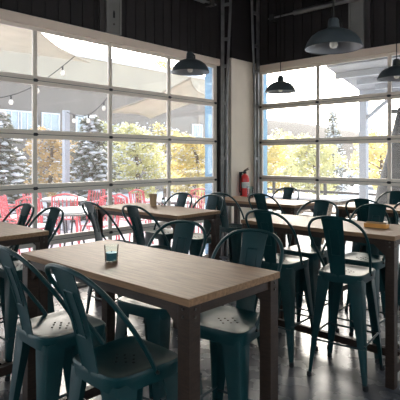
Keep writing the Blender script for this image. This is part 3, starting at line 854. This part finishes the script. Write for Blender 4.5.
def make_patio_table():
    root = empty('patio_table')
    MB().lathe([(0.44, 0.715), (0.45, 0.725), (0.45, 0.74), (0.44, 0.745)], 28).build('table_top', 'track', root, smooth=True)
    MB().lathe([(0.40, 0.745), (0.41, 0.765), (0.36, 0.78), (0.2, 0.788), (0.0005, 0.79)], 28).build('snow_cap', 'snow', root, smooth=True)
    for k in range(4):
        a_ = R(45+90*k)
        MB().tube([(0.32*math.cos(a_), 0.32*math.sin(a_), 0), (0.2*math.cos(a_), 0.2*math.sin(a_), 0.4), (0.34*math.cos(a_), 0.34*math.sin(a_), 0.72)], 0.016, 8).build('leg', 'hinge', root, smooth=True)
    return root
pt0 = make_patio_table(); pc0 = make_patio_chair(); first_c = True
PT = [(-6.55, 4.05, 'round patio table capped with snow before the second window bay'), (-6.7, 6.5, 'round patio table capped with snow behind kraft cup table'), (-6.9, 1.80, 'round patio table capped with snow at the left edge'), (-8.6, 5.2, 'round patio table capped with snow in the back row')]
PCH = [(0.62, -0.35, 60), (-0.2, 0.72, 195), (-0.72, -0.1, -80), (-0.2, -0.86, -8)]
words = ['nearest the glass', 'right', 'far side', 'left']
tabn = ['round table in second bay', 'round table behind kraft cup', 'round table at left edge', 'round table in back row']
for i, (x, y, lab) in enumerate(PT):
    o = pt0 if i == 0 else copy_tree(pt0)
    o.location = (x, y, -0.012); tag(o, lab, 'patio table', 'round patio tables')
    for k, (dx, dy, a_) in enumerate(PCH):
        if i == 0 and k == 0: continue
        if first_c: c = pc0; first_c = False
        else: c = copy_tree(pc0)
        c.location = (x+dx, y+dy, -0.012); c.rotation_euler = (0, 0, R(a_))
        tag(c, 'red metal patio chair, %s of %s' % (words[k], tabn[i]), 'patio chair', 'red patio chairs')

# ------------------------------------------------------------------ covered terrace, right view
ter = empty('terrace_roof', (-1.2, 8.5, 0), 0, 'grey flat terrace roof with white beams outside the right glass door', 'roof')
def rel(mb_): return mb_
o0 = Vector((-1.2, 8.5, 0))
def tb(a, b): return MB().box(Vector(a)-o0, Vector(b)-o0)
z0 = 3.0
corners = [(-3.75, YB+TH, 0), (4.0, YB+TH, 0), (4.0, 9.95, 0), (-4.55, 9.95, 0)]
MB().add([Vector(c)-o0+Vector((0,0,z0)) for c in corners] + [Vector(c)-o0+Vector((0,0,z0+0.16)) for c in corners],
         [(3,2,1,0), (4,5,6,7), (0,1,5,4), (1,2,6,5), (2,3,7,6), (3,0,4,7)]).build('roof_deck', 'roof_grey', ter)
for yy in (7.55, 8.4, 9.2):
    tb((-3.9, yy, z0-0.10), (4.0, yy+0.07, z0-0.001)).build('joist', 'post_white', ter)
tb((-4.5, 9.78, z0-0.17), (4.0, 9.92, z0-0.001)).build('eave_beam', 'post_white', ter)
for xx, lab in ((-4.42, 'a'), (-1.2, 'b')):
    MB().box(Vector((xx-0.075, 9.775, -0.012))-o0, Vector((xx+0.075, 9.925, z0-0.171))-o0).build('post', 'post_white', ter, bevel=0.005)
    MB().bar(Vector((xx, 9.85, 2.35))-o0, Vector((xx+0.62, 9.85, 2.83))-o0, 0.07, 0.07).build('brace', 'post_white', ter)
# railing
rl = empty('terrace_railing', (-3.5, 10.6, -0.012), 0, 'pale metal terrace railing beyond the right glass door', 'railing')
for zz in (0.45, 0.72, 0.98):
    MB().box((-5.2, -0.025, zz), (5.2, 0.025, zz+0.06)).build('rail', 'dark_post', rl)
for k in range(8):
    x0 = -5.2 + 10.4*k/7
    MB().box((x0-0.03, -0.03, 0), (x0+0.03, 0.03, 1.06)).build('post', 'dark_post', rl)
MB().box((-5.2, -0.04, 1.041), (5.2, 0.04, 1.09)).build('snow_cap', 'snow', rl, bevel=0.01)
# picnic benches under snow on the terrace
def make_picnic():
    root = empty('picnic_table')
    for k in range(4): MB().box((-0.8, -0.36+0.18*k, 0.72), (0.8, -0.36+0.18*k+0.165, 0.755)).build('plank', 'bark', root)
    for sy in (-1, 1):
        MB().box((-0.8, sy*0.68-0.13, 0.42), (0.8, sy*0.68+0.13, 0.455)).build('bench', 'bark', root)
    for sx in (-1, 1):
        for sy in (-1, 1): MB().bar((sx*0.6, sy*0.6, 0), (sx*0.6, sy*0.2, 0.72), 0.07, 0.04).build('leg', 'bark', root)
        MB().box((sx*0.6-0.03, -0.75, 0.36), (sx*0.6+0.03, 0.75, 0.42)).build('crossbeam', 'bark', root)
    MB().box((-0.79, -0.35, 0.756), (0.79, 0.345, 0.82)).build('snow_cap', 'snow', root, bevel=0.03)
    return root
pk = make_picnic()
for i, (x, y, lab) in enumerate([(-4.95, 8.5, 'snow-covered picnic table outside, right of the blue jamb'), (-1.5, 8.5, 'snow-covered picnic table beneath the terrace roof')]):
    o = pk if i == 0 else copy_tree(pk)
    o.location = (x, y, -0.012); tag(o, lab, 'picnic table', 'picnic tables on the terrace')
# covered heater
x, y = spot(402, 9.3)
ht = empty('covered_heater', (x, y, -0.012), R(20), 'tall pyramid patio heater under a dark grey cover at right edge', 'heater')
rg = []
for z, s_ in ((0.0, 0.60), (0.25, 0.585), (0.9, 0.47), (1.7, 0.27), (2.35, 0.12), (2.55, 0.07)):
    rg.append([(p[0], p[1], z) for p in superring(s_, s_, z, 24, 3.2)])
MB().loft(rg).build('cover', 'tarp', ht, smooth=True)
MB().box((-0.2, -0.2, 2.45), (0.2, 0.2, 2.5)).build('cap_edge', 'tarp', ht, bevel=0.01)
MB().tube([p for p in superring(0.50, 0.50, 0.75, 24, 3.2)], 0.015, 6, True).build('strap', 'cord', ht)

# parked cars
def make_car(m_, label, x, y, rz, seed):
    root = empty('parked_car', (x, y, -0.14), rz, label, 'car', 'parked cars beyond the terrace')
    def body(prof, hw0, hw1, name, mm, parent=root):
        rg = [[(px_, -hw0 if z < 0.85 else -hw1, z) for px_, z in prof], [(px_, hw0 if z < 0.85 else hw1, z) for px_, z in prof]]
        return MB().loft(rg).build(name, mm, parent, bevel=0.03)
    body([(-2.15, 0.3), (-2.2, 0.6), (-2.1, 0.84), (-0.9, 0.9), (1.9, 0.92), (2.15, 0.84), (2.2, 0.55), (2.15, 0.3)], 0.88, 0.84, 'body', m_)
    body([(-1.15, 0.88), (-0.45, 1.40), (1.15, 1.44), (1.95, 0.90)], 0.84, 0.70, 'cabin', 'dark_glass')
    body([(-0.5, 1.40), (-0.35, 1.47), (1.05, 1.50), (1.2, 1.43)], 0.70, 0.68, 'roof', m_)
    sn = MB().box((-0.4, -0.6, 1.495), (1.05, 0.6, 1.58)).box((-2.0, -0.7, 0.885), (-1.1, 0.7, 0.95)).build('snow_cap', 'snow', root, bevel=0.03)
    for sx in (-1.35, 1.35):
        for sy in (-1, 1):
            wv = MB().tube([(sx, sy*0.72, 0.32), (sx, sy*0.90, 0.32)], 0.32, 18).build('wheel', 'tyre', root, smooth=True)
            MB().tube([(sx, sy*0.89, 0.32), (sx, sy*0.915, 0.32)], 0.19, 14).build('hubcap', 'alu', wv, smooth=True)
    for sy in (-1, 1):
        MB().box((-2.21, sy*0.68-0.14, 0.60), (-2.10, sy*0.68+0.14, 0.72)).build('headlamp', 'white_paint', root, bevel=0.02)
for (px, d, rz, mm, lab) in [(326, 30, R(120), 'car1', 'silver blue parked car under snow, left of the terrace post'), (372, 28, R(130), 'car2', 'white parked car right of the terrace post'),
                             (276, 34, R(115), 'car2', 'white parked car beside the blue jamb of right door'), (303, 44, R(118), 'car3', 'dark parked car glimpsed behind the yellow green trees')]:
    x, y = spot(px, d); make_car(mm, lab, x, y, rz, 1)
# utility pole
pl_ = empty('utility_pole', (*spot(363, 34), -0.14), 0, 'thin utility pole right of the terrace post', 'pole')
MB().tube([(0,0,0), (0,0,9)], [0.14, 0.09], 8).build('shaft', 'bark', pl_, smooth=True)
MB().box((-0.9, -0.06, 8.2), (0.9, 0.06, 8.35)).build('crossarm', 'bark', pl_)

# pale hills
def hill(px0, px1, d, hfun, name, n=40):
    top, base, bk = [], [], []
    mb_ = MB()
    rings = []
    for i in range(n+1):
        px = px0 + (px1-px0)*i/n
        h = hfun(i/n)
        x0, y0 = spot(px, d); x1, y1 = spot(px, d*1.25); x2, y2 = spot(px, d*1.7)
        rings.append([(x0, y0, -0.3), (x1, y1, h*0.75 + 0.4*noise.noise((i*.5, 0, 0))), (x2, y2, h), (x2*1.15, y2*1.15, -0.3)])
    mb_.loft(rings, closed=False, cap=False)
    return tag(mb_.build(name, 'hill', smooth=True), kind='structure')
hill(200, 460, 60, lambda t_: 7.5 + 3.2*(1-t_) - 6.0*max(0, t_-.35), 'hills')
hill(-120, 215, 65, lambda t_: 12 - 3*t_, 'hills')
